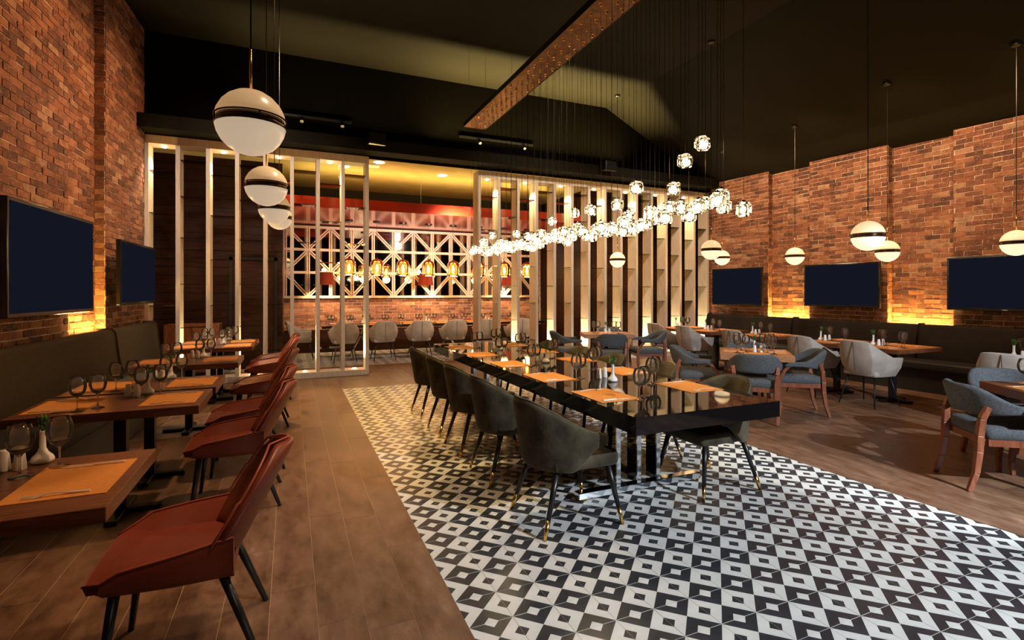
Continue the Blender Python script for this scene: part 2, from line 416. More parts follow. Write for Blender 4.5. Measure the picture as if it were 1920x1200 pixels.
# ---------------------------------------------------------------- brick walls
BV = [MB().box(-.108, -.007, -.0325, .108, .035, .0325, jit=.0035).mesh('brick', M['brick_one']) for _ in range(6)]
BH = [MB().box(-.048, -.007, -.0325, .048, .035, .0325, jit=.003).mesh('brick', M['brick_one']) for _ in range(3)]
def brick_face(p0, p1, z0, z1, out):
    """p0->p1 in plan; bricks stand proud to the right-hand side of p0->p1 as 'out' says"""
    p0, p1 = Vector((*p0, 0)), Vector((*p1, 0)); L = (p1 - p0).length; d = (p1 - p0) / L
    n = Vector((d.y, -d.x, 0)) * out
    res = []; z = z0 + .0375; r = 0
    while z < z1 - .02:
        s = -.1125 * (r % 2) + R.uniform(-.01, .01)
        while s < L:
            a, b = max(s, 0), min(s + .216, L)
            if b - a > .012: res.append((p0 + d * ((a + b) / 2) + n * R.uniform(-.003, .004) + Vector((0, 0, z)), d, n, b - a))
            s += .226
        z += .075; r += 1
    return res
def put_bricks(lst, parent, keyf, nmax=300):
    lst.sort(key=keyf); many = MB()
    for i, (c, d, n, L) in enumerate(lst):
        rot = Matrix((d, -n, (0, 0, 1))).transposed()
        if i < nmax:
            o = link('brick', R.choice(BV if L > .13 else BH), parent)
            o.matrix_local = Matrix.Translation(c) @ rot.to_4x4() @ Matrix.Diagonal((L / (.216 if L > .13 else .096), 1, 1, 1))
        else:
            m = MB(); m.box(-L / 2, -.007, -.0325, L / 2, .02, .0325, jit=.0035)
            T = Matrix.Translation(c) @ rot.to_4x4(); many.add([T @ Vector(v) for v in m.v], m.f)
    if many.v: st = many.build('brick_field', M['brick_many'], parent); st['kind'] = 'stuff'
DEP = .11
def wall_with_bays(name, fn, sgn, edges, z1, y0, y1):
    """edges: (ya, yb, proud) along the wall; fn(y)=x of the proud plane; sgn=+1 room lies to +x"""
    mb = MB(); lst = []
    for ya, yb, proud in edges:
        off = 0 if proud else -DEP * sgn
        a = (fn(ya) + off, ya); b = (fn(yb) + off, yb); back = sgn * -.6
        q = [(a[0], a[1]), (b[0], b[1]), (b[0] + back, b[1]), (a[0] + back, a[1])]
        vs = [(x, y, z) for z in (0, z1) for x, y in q]
        mb.add(vs, [(0, 1, 2, 3), (7, 6, 5, 4), (0, 4, 5, 1), (1, 5, 6, 2), (2, 6, 7, 3), (3, 7, 4, 0)])
        if yb > 3.0 if sgn < 0 else yb > 4.6:
            e = sgn * .012
            lst += brick_face((a[0] + e * 0, max(a[1], 2.6 if sgn < 0 else 4.6)), (b[0], b[1]), .7, z1, sgn)
            if a[1] < (2.6 if sgn < 0 else 4.6): # keep the plane exact when the visible start is cut
                for k in range(len(lst)): pass
        # returns of the proud piers
        if proud and yb > 3:
            for yy, s2 in ((ya, -1), (yb, 1)):
                if yy > 2.7 and yy < 9.4:
                    P0 = (fn(yy) - DEP * sgn, yy); P1 = (fn(yy), yy)
                    zz = .7375; k = 0
                    while zz < z1 - .02:
                        lst.append((Vector(((P0[0] + P1[0]) / 2, yy + s2 * .0, zz)), Vector((1, 0, 0)), Vector((0, s2, 0)), .10)); zz += .075
    wob = mb.build(name, M['mortar']); struct(wob)
    return wob, lst
Y0W, Y1W = -3.8, 9.55
lwall, lb = wall_with_bays('wall_left', lw, 1, [(Y0W, 2.6, True), (2.6, 4.0, True), (4.0, 4.6, True), (4.6, 6.96, True), (6.96, 8.0, False), (8.0, Y1W, True)], 5.62, Y0W, Y1W)
put_bricks(lb, lwall, lambda b: abs(b[0].y - 6.9) + max(0, b[0].z - 4.2) * 2 + max(0, 1 - b[0].z) * 3)
rwall, rb = wall_with_bays('wall_right', rw, -1, [(Y0W, .7, True), (.7, 2.17, True), (2.17, 3.1, False), (3.1, 4.59, True), (4.59, 5.53, False), (5.53, 6.94, True), (6.94, 7.87, False), (7.87, 9.41, True), (9.41, 9.9, False)], 4.1, Y0W, Y1W)
put_bricks(rb, rwall, lambda b: (b[0].y if b[0].y > 3.6 else 99) + max(0, 1.0 - b[0].z) * 9)

# ---------------------------------------------------------------- shell of the room
struct(MB().box(-4, -3.9, 0, 10.5, -3.7, 6).build('wall_rear', M['plaster_dark']))
CX = 6.4; CZ = 5.56; SLX = 9.9; SLZ = 3.80
def ceil(x): return CZ if x < CX else CZ + (SLZ - CZ) * (x - CX) / (SLX - CX)
c = MB()
q = [(-4, CZ), (CX, CZ), (SLX, SLZ), (SLX, 6.2), (-4, 6.2)]
vs = [(x, y, z) for y in (-3.9, 9.75) for x, z in q]
c.add(vs, [(0, 1, 2, 3, 4), (9, 8, 7, 6, 5), (0, 5, 6, 1), (1, 6, 7, 2), (2, 7, 8, 3), (3, 8, 9, 4), (4, 9, 5, 0)])
struct(c.build('ceiling', M['ceiling_black']))
bh = MB().box(-2.6, 9.56, 3.95, 9.9, 9.72, 6.1).build('trim_1', M['bulkhead_black']); struct(bh)
lg = MB(); lg.box(-2.1, 9.20, 3.965, 9.34, 9.56, 4.02); lg.box(-2.1, 9.18, 3.965, 9.34, 9.20, 4.17)
struct(lg.build('trim_2', M['ceiling_black']))
# back room shell
wb = MB().box(-.4, 13.5, 0, 10.4, 13.7, 4.2).build('wall_back', M['mortar']); struct(wb)
bb = [b for b in brick_face((-.15, 13.5), (6.7, 13.5), .55, 1.36, 1)]
m_ = MB()
for (cc, d, n, L) in bb:
    m = MB(); m.box(-L / 2, -.007, -.0325, L / 2, .012, .0325, jit=.002)
    T = Matrix.Translation(cc) @ Matrix((d, -n, (0, 0, 1))).transposed().to_4x4(); m_.add([T @ Vector(v) for v in m.v], m.f)
st = m_.build('brick_field', M['brick_many'], wb); st['kind'] = 'stuff'
MB().box(-.15, 13.46, 0, 6.74, 13.499, .56).build('lower_dark_sheet', M['dark_panel'], wb)  # dark sheet added so the lit wall under the table reads dark
MB().box(-.4, 13.44, 3.1, 6.9, 13.5, 4.15).build('upper_wall_panel', M['plaster_dark'], wb)
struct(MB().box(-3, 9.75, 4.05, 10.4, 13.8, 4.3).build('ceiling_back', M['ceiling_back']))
# dark boarded wall left of the back room with a flush door
wp = MB().box(-3.2, 11.2, 0, -.16, 11.3, 4.05).build('wall_boarded', M['plaster_dark']); struct(wp)
MB().box(-.28, 11.3, 0, -.16, 13.5, 4.05).build('return_wall', M['dark_panel'], wp)
z = .02
while z < 4.0:
    MB().box(-3.0, 11.17, z, -.15, 11.2, z + .155, jit=.002).build('board', M['dark_panel'], wp); z += .162
dr = thing('door_1', None, None, (-.62, 11.16, 0)); dr['kind'] = 'structure'
MB().box(-.40, -.02, 0, .32, .01, 2.1).build('door_leaf', M['dark_panel'], dr, bevel=.004)
fr = MB(); fr.box(-.46, -.04, 0, -.40, .01, 2.17); fr.box(.32, -.04, 0, .38, .01, 2.17); fr.box(-.46, -.04, 2.11, .38, .01, 2.17)
fr.build('door_frame', M['black_leg'], dr)
# unlit side behind the right screen, its darkness put into the wall colours
ws = MB().box(6.75, 10.9, 0, 6.85, 13.5, 4.05).build('wall_side', M['dark_panel']); struct(ws)
wd = MB().box(6.85, 10.9, 0, 10.4, 11.0, 4.05).build('wall_dark', M['plaster_dark']); struct(wd)
for k in range(9):
    MB().box(6.86 + k * .38, 10.87, .05, 6.86 + k * .38 + .37, 10.9, 4.0).build('panel', M['dark_panel'], wd)

# ---------------------------------------------------------------- timber screens
SY, SD, PW = 9.55, .31, .06
def screen(name, label, xs, ztop, k0, seed):
    t = thing(name, label, 'room divider')
    x0, x1 = xs[0] - PW / 2, xs[-1] + PW / 2
    MB().box(x0, SY, ztop - .13, x1, SY + SD, ztop).build('top_beam', M['white_wood'], t, bevel=.004)
    MB().box(x0 - .0, SY - .02, 0, x1, SY + SD + .01, .10).build('plinth', M['white_wood'], t, bevel=.004)
    pm = bake(MB().box(-PW / 2, 0, .10, PW / 2, SD, ztop - .13).mesh('post', M['white_wood']), .003, 1, smooth=False)
    for x in xs: o = link('post', pm, t); o.location = (x, SY + .0, 0)
    for i in range(len(xs) - 1):
        xa, xb = xs[i] + PW / 2, xs[i + 1] - PW / 2; xm = (xa + xb) / 2
        hs = [3.40, 2.74, 2.02, 1.28, .50] if (i + k0) % 2 == 0 else [3.60, 3.02, 2.36, 1.62, .92]
        for h in hs:
            MB().box(xa + .001, SY + .03, h - .005, xb - .001, SY + SD - .02, h + .005).build('glass_shelf', M['shelf_glass'], t)
        if (i + k0) % 2 == 0:
            MB().lathe([(.001, 0), (.032, 0), (.034, .008), (.034, .02)], 14, (xm, SY + .15, ztop - .15)).build('downlight', M['led_puck'], t)
            spot((xm, SY + .15, ztop - .17), (xm, SY + .155, 0), 110, CREAM, 100, .6, .03)
        else:
            MB().lathe([(.034, 0), (.034, .01), (.03, .014), (.001, .014)], 14, (xm, SY + .15, .10)).build('uplight', M['led_puck'], t)
            spot((xm, SY + .15, .13), (xm, SY + .155, 4), 110, CREAM, 100, .6, .03)
screen('timber_screen', 'whitewashed open shelf screen at left, standing beyond the red leather chairs', [-2.06 + i * .4165 for i in range(9)], 3.95, 0, 1)
screen('timber_screen', 'long whitewashed slatted screen with lit glass shelves on the right, behind the long black table', [3.43 + i * .4215 for i in range(15)], 3.90, 0, 2)

# ---------------------------------------------------------------- televisions
def tv(y0, y1, z0, z1, a, b, sgn, label, logo=False):
    x0, x1 = a + b * y0, a + b * y1; W = math.hypot(x1 - x0, y1 - y0)
    ang = math.atan2(y1 - y0, x1 - x0)
    t = thing('television', label, 'television', ((x0 + x1) / 2, (y0 + y1) / 2, (z0 + z1) / 2), ang, 'black wall televisions')
    H = z1 - z0; s = -sgn  # local y: screen faces s
    m = MB(); m.box(-W / 2, -.025, -H / 2, W / 2, .025, H / 2); m.build('casing', M['tv_frame'], t, bevel=.008)
    yy = s * .0265; m = MB(); m.box(-W / 2 + .03, min(yy, s * .024), -H / 2 + .035, W / 2 - .03, max(yy, s * .024), H / 2 - .03); m.build('screen_panel', M['tv_screen'], t)
    off = .14
    m = MB(); m.box(-.2, min(-s * .02, -s * off), -.15, .2, max(-s * .02, -s * off), .15); m.build('wall_bracket', M['black_metal'], t)
    if logo:
        m = MB(); m.box(-.03, min(s * .026, s * .024), -H / 2 + .012, .03, max(s * .026, s * .024), -H / 2 + .022); m.build('maker_mark', M['mark'], t)
tv(5.196, 6.843, 1.29, 2.25, -2.276, .045, 1, 'large wall television on the left brick wall, nearest the camera')
tv(7.82, 9.286, 1.33, 2.16, -2.328, .045, 1, 'smaller-looking far television on the left brick wall, next to the pale screen')
tv(7.87, 9.22, 1.20, 2.03, 9.47, -.034, -1, 'farthest television on the right brick wall, next to the slatted screen')
tv(5.55, 6.92, 1.22, 2.02, 9.47, -.034, -1, 'middle television on the right brick wall')
tv(3.21, 4.59, 1.22, 2.03, 9.47, -.034, -1, 'television at the right edge of the photo on the brick wall', True)

# ---------------------------------------------------------------- benches
def bench(fn, sgn, seams, ztop, mat, seatw, label):
    t = thing('wall_bench', label, 'bench')
    for ya, yb in seams:
        m = MB(); a, b = fn(ya + .008), fn(yb - .008); k = sgn * .20
        # back cushion: slightly leaning
        q = [(0.0, .44), (.06 * 0, .44), (-.09 * 0, ztop)]
        prof = [(0, .42), (sgn * -.07, ztop - .04), (sgn * -.10, ztop), (sgn * -.22, ztop), (sgn * -.24, .42)]
        vs = []
        for y, x in ((ya + .008, a), (yb - .008, b)):
            for dx, zz in prof: vs.append((x + dx, y, zz))
        n = len(prof); fs = [tuple(range(n)), tuple(reversed(range(n, 2 * n)))] + [(i, (i + 1) % n, n + (i + 1) % n, n + i) for i in range(n)]
        m.add(vs, fs); m.build('back_cushion', mat, t, smooth=True, bevel=.022, seg=3)
        m = MB(); x0, x1 = fn(ya), fn(ya) + sgn * seatw
        vs = []
        for y in (ya, yb):
            x0, x1 = fn(y) - sgn * .02, fn(y) + sgn * seatw
            vs += [(x0, y, .34), (x1, y, .34), (x1, y, .45), (x0, y, .45)]
        m.add(vs, [(0, 1, 2, 3), (7, 6, 5, 4), (0, 4, 5, 1), (1, 5, 6, 2), (2, 6, 7, 3), (3, 7, 4, 0)])
        m.build('seat_cushion', M['bench_seat'], t, smooth=True, bevel=.02, seg=3)
        m = MB(); vs = []
        for y in (ya, yb):
            x0, x1 = fn(y) - sgn * .02, fn(y) + sgn * (seatw - .06)
            vs += [(x0, y, 0), (x1, y, 0), (x1, y, .34), (x0, y, .34)]
        m.add(vs, [(0, 1, 2, 3), (7, 6, 5, 4), (0, 4, 5, 1), (1, 5, 6, 2), (2, 6, 7, 3), (3, 7, 4, 0)]); m.build('bench_base', M['bench_seat'], t)
bench(lambda y: lw(y) + .30, 1, [(1.0, 4.2), (4.2, 7.55), (7.55, 9.28)], 1.04, M['bench_olive'], .50, 'long olive upholstered wall bench along the left brick wall')
bench(lambda y: rw(y) - .36, -1, [(.4, 2.7), (2.7, 4.92), (4.92, 7.08), (7.08, 9.27)], .98, M['bench_grey'], .50, 'long dark grey upholstered wall bench along the right brick wall')

# ---------------------------------------------------------------- chairs (local: facing +y, origin on the floor)
def uplan(s, wx, ry, front):
    """s in -1..1 -> plan point on a U; returns x, y, |s|"""
    arc = PI / 2 * (wx + ry) / 2; st_ = front; tot = arc + st_; a = abs(s) * tot
    if a < arc: ph = a / arc * PI / 2; x, y = wx * math.sin(ph), -ry * math.cos(ph)
    else: x, y = wx, a - arc
    return (x if s > 0 else -x), y
def shell(P, nu, nv, thick, name, mat, parent, sub=1):
    mb = MB(); vs = [P(-1 + 2 * i / nu, j / nv) for i in range(nu + 1) for j in range(nv + 1)]
    fs = [(i * (nv + 1) + j, (i + 1) * (nv + 1) + j, (i + 1) * (nv + 1) + j + 1, i * (nv + 1) + j + 1) for i in range(nu) for j in range(nv)]
    mb.add(vs, fs); return mb.build(name, mat, parent, smooth=True, solid=thick, sub=sub)
def rbox(x0, y0, z0, x1, y1, z1, name, mat, parent, bev=.03, seg=3):
    return MB().box(x0, y0, z0, x1, y1, z1).build(name, mat, parent, smooth=True, bevel=bev, seg=seg)
def green_chair():
    t = thing('tub_chair', 'x', 'chair', group='green velvet chairs at the long black table')
    def prof(a):
        h = .825 - .21 * sm(.12, .92, a); b = .375 + .15 * sm(.55, .88, a); mid = .57
        if a > .88:
            w_ = math.sqrt(max(.0, 1 - ((a - .88) / .125) ** 2)); h = mid + (h - mid) * w_; b = mid + (b - mid) * w_
        return h, b
    def P(s, v):
        a = abs(s); x, y = uplan(s, .265, .255, .17); h, b = prof(a); z = b + (h - b) * v
        k = (z - .40) / .42; fl_ = 1 + .05 * k
        return (x * fl_, (y - .02) * 1.0 - .075 * k * max(0, math.cos(min(a / .7, 1) * PI / 2)), z)
    shell(P, 32, 7, .045, 'backrest', M['velvet'], t)
    pp = []
    for i in range(41):
        s = -1 + 2 * i / 40; p = P(s, 1); pp.append((p[0], p[1], p[2] - .003))
    MB().tube(pp, .006, 6).build('piping', M['velvet_piping'], t, smooth=True)
    rbox(-.235, -.21, .375, .235, .27, .475, 'seat', M['velvet'], t, .035)
    for sx in (-1, 1):
        for sy, ty in ((1, .20), (-1, -.17)):
            l = MB().tube([(sx * .19, ty, .39), (sx * .235, sy * .255, .11)], [.021, .0145], 12).build('leg', M['black_leg'], t, smooth=True)
            k = 1.39 / 1.0
            p1 = Vector((sx * .235, sy * .255, .11)); d = (p1 - Vector((sx * .19, ty, .39))).normalized(); p2 = p1 + d * (.11 / -d.z)
            MB().tube([p1, p2], [.0150, .0105], 12).build('brass_tip', M['brass'], l, smooth=True)
    return t
def blue_chair():
    t = thing('armchair', 'x', 'chair', group='blue grey armchairs with wooden legs')
    def P(s, v):
        a = abs(s); x, y = uplan(s, .275, .27, .21)
        h = .795 - .135 * sm(.25, .68, a); b = .565 + .035 * sm(.3, .7, a) + .0 * a
        if a > .95: w_ = .75; m_ = (h + b) / 2; h = m_ + (h - m_) * w_; b = m_ + (b - m_) * w_
        z = b + (h - b) * v
        return (x, y - .06 * (z - .6) / .2 * max(0, math.cos(a * PI / 2)), z)
    shell(P, 28, 4, .052, 'back_rail', M['blue_fabric'], t)
    rbox(-.25, -.22, .385, .25, .27, .495, 'seat', M['blue_fabric'], t, .045)
    m = MB()
    for sx in (-1, 1): m.bar((sx * .225, -.2, .375), (sx * .225, .24, .375), .03, .05)
    m.bar((-.22, .24, .375), (.22, .24, .375), .03, .05); m.bar((-.22, -.2, .375), (.22, -.2, .375), .03, .05); m.build('seat_frame', M['leg_wood'], t)
    def curved(pts, wds):
        m = MB()
        for i in range(len(pts) - 1): m.bar(pts[i], pts[i + 1], wds[i], wds[i], a2=wds[i + 1], b2=wds[i + 1], up=(0, 1, 0))
        return m
    for sx in (-1, 1):
        curved([(sx * .272, .13, .625), (sx * .262, .19, .56), (sx * .252, .25, .44), (sx * .248, .255, .3), (sx * .255, .235, .12), (sx * .262, .25, 0)], [.034, .038, .044, .044, .036, .03]).build('leg', M['leg_wood'], t, bevel=.004)
        curved([(sx * .235, -.20, .64), (sx * .225, -.235, .55), (sx * .215, -.245, .42), (sx * .215, -.25, .3), (sx * .22, -.27, .14), (sx * .222, -.315, 0)], [.038, .042, .046, .044, .038, .032]).build('leg', M['leg_wood'], t, bevel=.004)
    return t
def grey_chair():
    t = thing('bucket_chair', 'x', 'chair', group='pale grey bucket chairs with black metal legs')
    plan = [(0, -.25), (.10, -.25), (.20, -.235), (.285, -.13), (.295, .0), (.29, .20)]
    top = [.86, .86, .85, .73, .655, .645]
    rows = []
    pts = [(-x, y, h) for (x, y), h in list(zip(plan, top))[:0:-1]] + [(x, y, h) for (x, y), h in zip(plan, top)]
    lv = []
    for x, y, h in pts:
        c_ = []
        back = max(0, -y / .25)
        for v, zz, kx, ky in ((0, .40, .72, .72), (1, .52, .92, .92), (2, .63, 1.0, 1.0), (3, h, 1 - .12 * back, 1.0 + .22 * back * (h - .63) / .23)):
            z_ = min(zz, h); yy = y * ky if y < 0 else y * (.9 if v == 0 else 1)
            c_.append((x * kx, yy, z_))
        lv.append(c_)
    mb = MB(); n = len(lv); vs = [p for c_ in lv for p in c_]
    fs = [(i * 4 + j, (i + 1) * 4 + j, (i + 1) * 4 + j + 1, i * 4 + j + 1) for i in range(n - 1) for j in range(3)]
    mb.add(vs, fs); mb.build('shell', M['grey_velvet'], t, smooth=True, solid=.038, bevel=.008, seg=2)
    MB().bar((0, -.276, .46), (0, -.322, .845), .006, .006).build('back_seam', M['seam'], t)
    rbox(-.22, -.2, .39, .22, .20, .475, 'seat', M['grey_velvet'], t, .03)
    m = MB(); m.bar((-.19, -.15, .385), (.19, -.15, .385), .02, .02); m.bar((-.19, .15, .385), (.19, .15, .385), .02, .02); m.bar((-.17, -.15, .385), (-.17, .15, .385), .02); m.bar((.17, -.15, .385), (.17, .15, .385), .02)
    m.build('under_frame', M['black_metal'], t)
    for sx in (-1, 1):
        for sy in (-1, 1): MB().tube([(sx * .17, sy * .15, .39), (sx * .235, sy * .25, 0)], [.012, .008], 8).build('leg', M['black_metal'], t, smooth=True)
    return t
def red_chair():
    t = thing('leather_chair', 'x', 'chair', group='red leather chairs at the left tables')
    def hw(v):
        return (.225 + .045 * sm(0, .35, v) - .055 * sm(.4, .95, v)) * (1 if v < .72 else math.sqrt(max(.08, 1 - ((v - .72) / .295) ** 2)))
    def P(s, v):
        z = .42 + .425 * v - .012 * (abs(s) ** 3) * (v > .6)
        return (hw(v) * s, -.165 - .215 * v + .115 * (1 - .35 * v) * s * s, z)
    shell(P, 12, 14, .042, 'backrest', M['red_leather'], t)
    pp = [P(-1, .08 + .92 * i / 24) for i in range(25)] + [P(-1 + 2 * i / 8, 1) for i in range(1, 8)] + [P(1, 1 - .92 * i / 24) for i in range(25)]
    MB().tube([(x * 1.03, y + .014, z + .004) for x, y, z in pp], .0055, 6).build('piping', M['red_piping'], t, smooth=True)
    mb = MB(); st_ = 9; K = 12; vs = []
    for i in range(st_ + 1):
        u = i / st_; y = -.17 + .47 * u
        rim = .54 - .06 * u - .045 * sm(.75, 1, u); bot = .375 + .025 * u; pan = .440 - .004 * u
        w_ = .262 + .024 * sm(0, .5, u) - .02 * sm(.85, 1, u)
        w_ *= 1 - .16 * sm(.88, 1, u) 
        ring = [(-w_ * .86, bot), (-w_ * .97, bot + .03), (-w_, rim - .03), (-w_ * .985, rim), (-w_ * .90, rim - .012), (-w_ * .72, pan), (0, pan + .006),
                (w_ * .72, pan), (w_ * .90, rim - .012), (w_ * .985, rim), (w_, rim - .03), (w_ * .97, bot + .03), (w_ * .86, bot)]
        vs += [(x, y + (.012 if i == st_ and zz > bot + .02 else 0), zz) for x, zz in ring]; K = len(ring)
    fs = [(i * K + j, (i + 1) * K + j, (i + 1) * K + (j + 1) % K, i * K + (j + 1) % K) for i in range(st_) for j in range(K)]
    fs += [tuple(reversed(range(K))), tuple(range(st_ * K, st_ * K + K))]
    fs = [tuple(reversed(f)) for f in fs]
    mb.add(vs, fs); mb.build('seat', M['red_leather'], t, smooth=True, bevel=.014, seg=3)
    for sx in (3, 9): MB().tube([Vector(vs[i * K + sx]) + Vector((0, 0, .003)) for i in range(st_ + 1)], .0045, 6).build('seat_piping', M['red_piping'], t, smooth=True)
    for sx in (-1, 1):
        MB().tube([(sx * .20, .22, .40), (sx * .235, .27, 0)], [.020, .012], 10).build('leg', M['black_leg'], t, smooth=True)
        MB().tube([(sx * .19, -.12, .40), (sx * .24, -.27, 0)], [.020, .012], 10).build('leg', M['black_leg'], t, smooth=True)
    return t
GC, BC, YC, RC = green_chair(), blue_chair(), grey_chair(), red_chair()
ORD = ['nearest', 'second', 'third', 'fourth', 'fifth', 'sixth', 'seventh']
gy = [3.0, 3.85, 4.62, 5.36, 6.2]
for i, y in enumerate(gy):
    who = ['nearest the camera', 'second from the camera', 'third from the camera', 'fourth from the camera', 'farthest from the camera'][i]
    place(GC, (1.69, y + [0, .05, .05, 0, 0][i], 0), face(1, R.uniform(-.03, .03)), f'dark green tub chair, left side of the long black table, {who}')
    place(GC, (2.97, y + .06, 0), face(-1, R.uniform(-.03, .03)), f'dark green tub chair, right side of the long black table, {who}')
XR = lambda y: -.645 + .021 * y
TL = [(2.2, 2.93), (3.92, 4.57), (4.63, 5.28), (6.12, 6.85), (7.80, 8.42), (8.46, 9.05)]
cy = [2.52, 4.18, 4.98, 6.45, 8.0, 8.72]
TN = ['the nearest wooden table', 'the second wooden table', 'the third wooden table', 'the fourth wooden table', 'the fifth wooden table', 'the farthest wooden table']
for i, y in enumerate(cy):
    place(RC, (XR(y) + .215, y, 0), face(-1, R.uniform(-.04, .04)), f'red leather chair at {TN[i]} along the left bench')
place(RC, (-.42, .98, 0), face(-1, 0), 'red leather chair whose top edge barely shows at the bottom left')
by = [4.38, 5.18, 6.45, 7.6, 8.45]
rt = [(4.04, 4.74), (4.82, 5.52), (6.10, 6.80), (7.22, 7.92), (8.08, 8.78)]
BN = ['second', 'third', 'fourth', 'fifth', 'farthest']
for i, y in enumerate(by):
    place(YC, (7.08, y, 0), face(1, R.uniform(-.05, .05)), f'pale grey velvet bucket chair, {BN[i]} from the right edge along the right bench tables', group='grey chairs at the right bench tables')
place(YC, (7.08, 2.86, 0), face(1, 0), 'pale grey velvet bucket chair cut by the right edge of the photo', group='grey chairs at the right bench tables')
for i, x in enumerate([1.05, 1.88, 2.70, 3.50, 4.32, 5.15]):
    place(YC, (x, 11.55, 0), face(R.uniform(-.08, .08), 1), f'pale grey bucket chair at the back room table, {["first", "second", "third", "fourth", "fifth", "sixth"][i]} from the left', group='grey chairs at the back room table')
place(YC, (.22, 12.2, 0), face(1, -.05), 'grey bucket chair seen from the side, left end of the back room table', group='grey chairs at the back room table')
for (x, y, fx, fy, lab) in [
    (5.045, 4.437, .707, .707, 'blue grey armchair with its back to the camera at the nearer square wooden table'),
    (5.76, 4.45, -.80, .58, 'blue grey armchair on the right side of the nearer square wooden table, facing left'),
    (4.85, 5.17, .75, -.65, 'blue grey armchair on the left side of the nearer square wooden table, facing right'),
    (5.72, 5.16, -.7, -.7, 'blue grey armchair behind the nearer square wooden table, mostly hidden'),
    (5.10, 7.50, .397, .918, 'blue grey armchair with its back to the camera at the farther square table'),
    (4.62, 8.12, .918, -.35, 'blue grey armchair left of the farther square table'),
    (5.94, 7.55, -.918, .33, 'blue grey armchair right of the farther square table'),
    (5.72, 8.38, -.397, -.918, 'blue grey armchair behind the farther square table, mostly hidden'),
    (5.07, 2.16, .8, -.6, 'blue grey armchair in the right foreground, cut by the edge of the photo'),
    (5.80, 2.36, -.6, -.8, 'blue grey armchair behind the table corner at the right edge of the photo')]:
    place(BC, (x, y, 0), face(fx, fy), lab)

# ---------------------------------------------------------------- tables
def pedestal(t, cx_, cy_, h, arm=.24, colw=.07):
    MB().box(cx_ - colw / 2, cy_ - colw / 2, .02, cx_ + colw / 2, cy_ + colw / 2, h).build('column', M['black_metal'], t)
    m = MB(); m.box(cx_ - arm, cy_ - .035, .0, cx_ + arm, cy_ + .035, .035); m.box(cx_ - .035, cy_ - arm, .0, cx_ + .035, cy_ + arm, .035)
    m.build('foot_cross', M['black_metal'], t, bevel=.006)
    MB().box(cx_ - .16, cy_ - .16, h - .015, cx_ + .16, cy_ + .16, h).build('top_plate', M['black_metal'], t)
def wood_table(cx_, cy_, lx, ly, rz, label, mat='table_wood', group=None, thick=.055):
    t = thing('wooden_table', label, 'table', (cx_, cy_, 0), rz, group)
    MB().box(-lx / 2, -ly / 2, .75 - thick, lx / 2, ly / 2, .75).build('tabletop', M[mat], t, bevel=.003)
    pedestal(t, 0, 0, .75 - thick); return t
for i, (a, b) in enumerate(TL):
    xr = XR((a + b) / 2); wood_table(xr - .5, (a + b) / 2, 1.0, b - a, .0, ['nearest', 'second', 'third', 'fourth', 'fifth', 'farthest'][i] + ' wooden table along the left bench', group='wooden tables along the left bench')
for i, (a, b) in enumerate(rt):
    wood_table(7.60, (a + b) / 2, .96, b - a, 0, ['second', 'third', 'fourth', 'fifth', 'farthest'][i] + ' wooden table from the right edge along the right bench', group='wooden tables along the right bench')
wood_table(7.60, 2.86, .96, .7, 0, 'wooden table at the right edge of the photo along the right bench', group='wooden tables along the right bench')
R1 = (5.33, 4.68, PI / 4); R0 = (5.25, 7.85, -TH); R3 = (5.41, 1.84, math.atan2(-.6, .8))
wood_table(*R1[:2], .80, .80, R1[2], 'nearer square wooden table, turned cornerwise, ringed by blue grey armchairs', 'table_wood_light', thick=.07)
wood_table(*R0[:2], .86, .66, R0[2], 'farther square wooden table in front of the slatted screen', 'table_wood_light', thick=.07)
wood_table(*R3[:2], .80, .80, R3[2], 'square wooden table whose corner shows at the right edge of the photo', 'table_wood', thick=.07)
# long black table
LX0, LX1, LY0, LY1 = 1.885, 3.085, 2.50, 7.2
t = thing('banquet_table', 'long glossy black table in the middle of the patterned tiles', 'table', (0, 0, 0))
MB().box(LX0, LY0, .642, LX1, LY1, .75).build('tabletop', M['black_gloss'], t)
for yb in (3.19, 6.4):
    f_ = MB(); f_.box(LX0, yb - .035, .012, LX1 - .08, yb + .035, .06); f_.build('foot_bar', M['chrome'], t, bevel=.004)
    for x in (LX0 + .04, LX1 - .12): MB().lathe([(.001, 0), (.04, 0), (.042, .006), (.03, .014), (.001, .014)], 14, (x, yb, 0)).build('foot_pad', M['brass'], t)
    for x in (2.225, 2.41, 2.59):
        u_ = MB().box(x - .018, yb - .03, .06, x + .018, yb - .016, .642).build('upright', M['chrome'], t)
        MB().box(x - .016, yb - .016, .06, x + .016, yb + .10, .642).build('upright_web', M['black_gloss'], u_)
    MB().box(2.1, yb - .04, .62, 2.75, yb + .12, .642).build('top_plate', M['black_metal'], t)
MB().box(2.40, 3.2, .08, 2.46, 6.4, .11).build('long_rail', M['black_metal'], t)
# back room black table
t = thing('banquet_table', 'long black table in the back room under the amber pendants', 'table', (0, 0, 0))
MB().box(.62, 11.85, .69, 6.2, 12.85, .75).build('tabletop', M['black_gloss'], t, bevel=.002)
for x in (1.5, 3.6, 5.6):
    MB().bar((x - .25, 12.35, 0), (x + .1, 12.35, .69), .09, .03).build('leg', M['chrome'], t); MB().bar((x + .25, 12.35, 0), (x - .1, 12.35, .69), .09, .03).build('leg', M['chrome'], t)

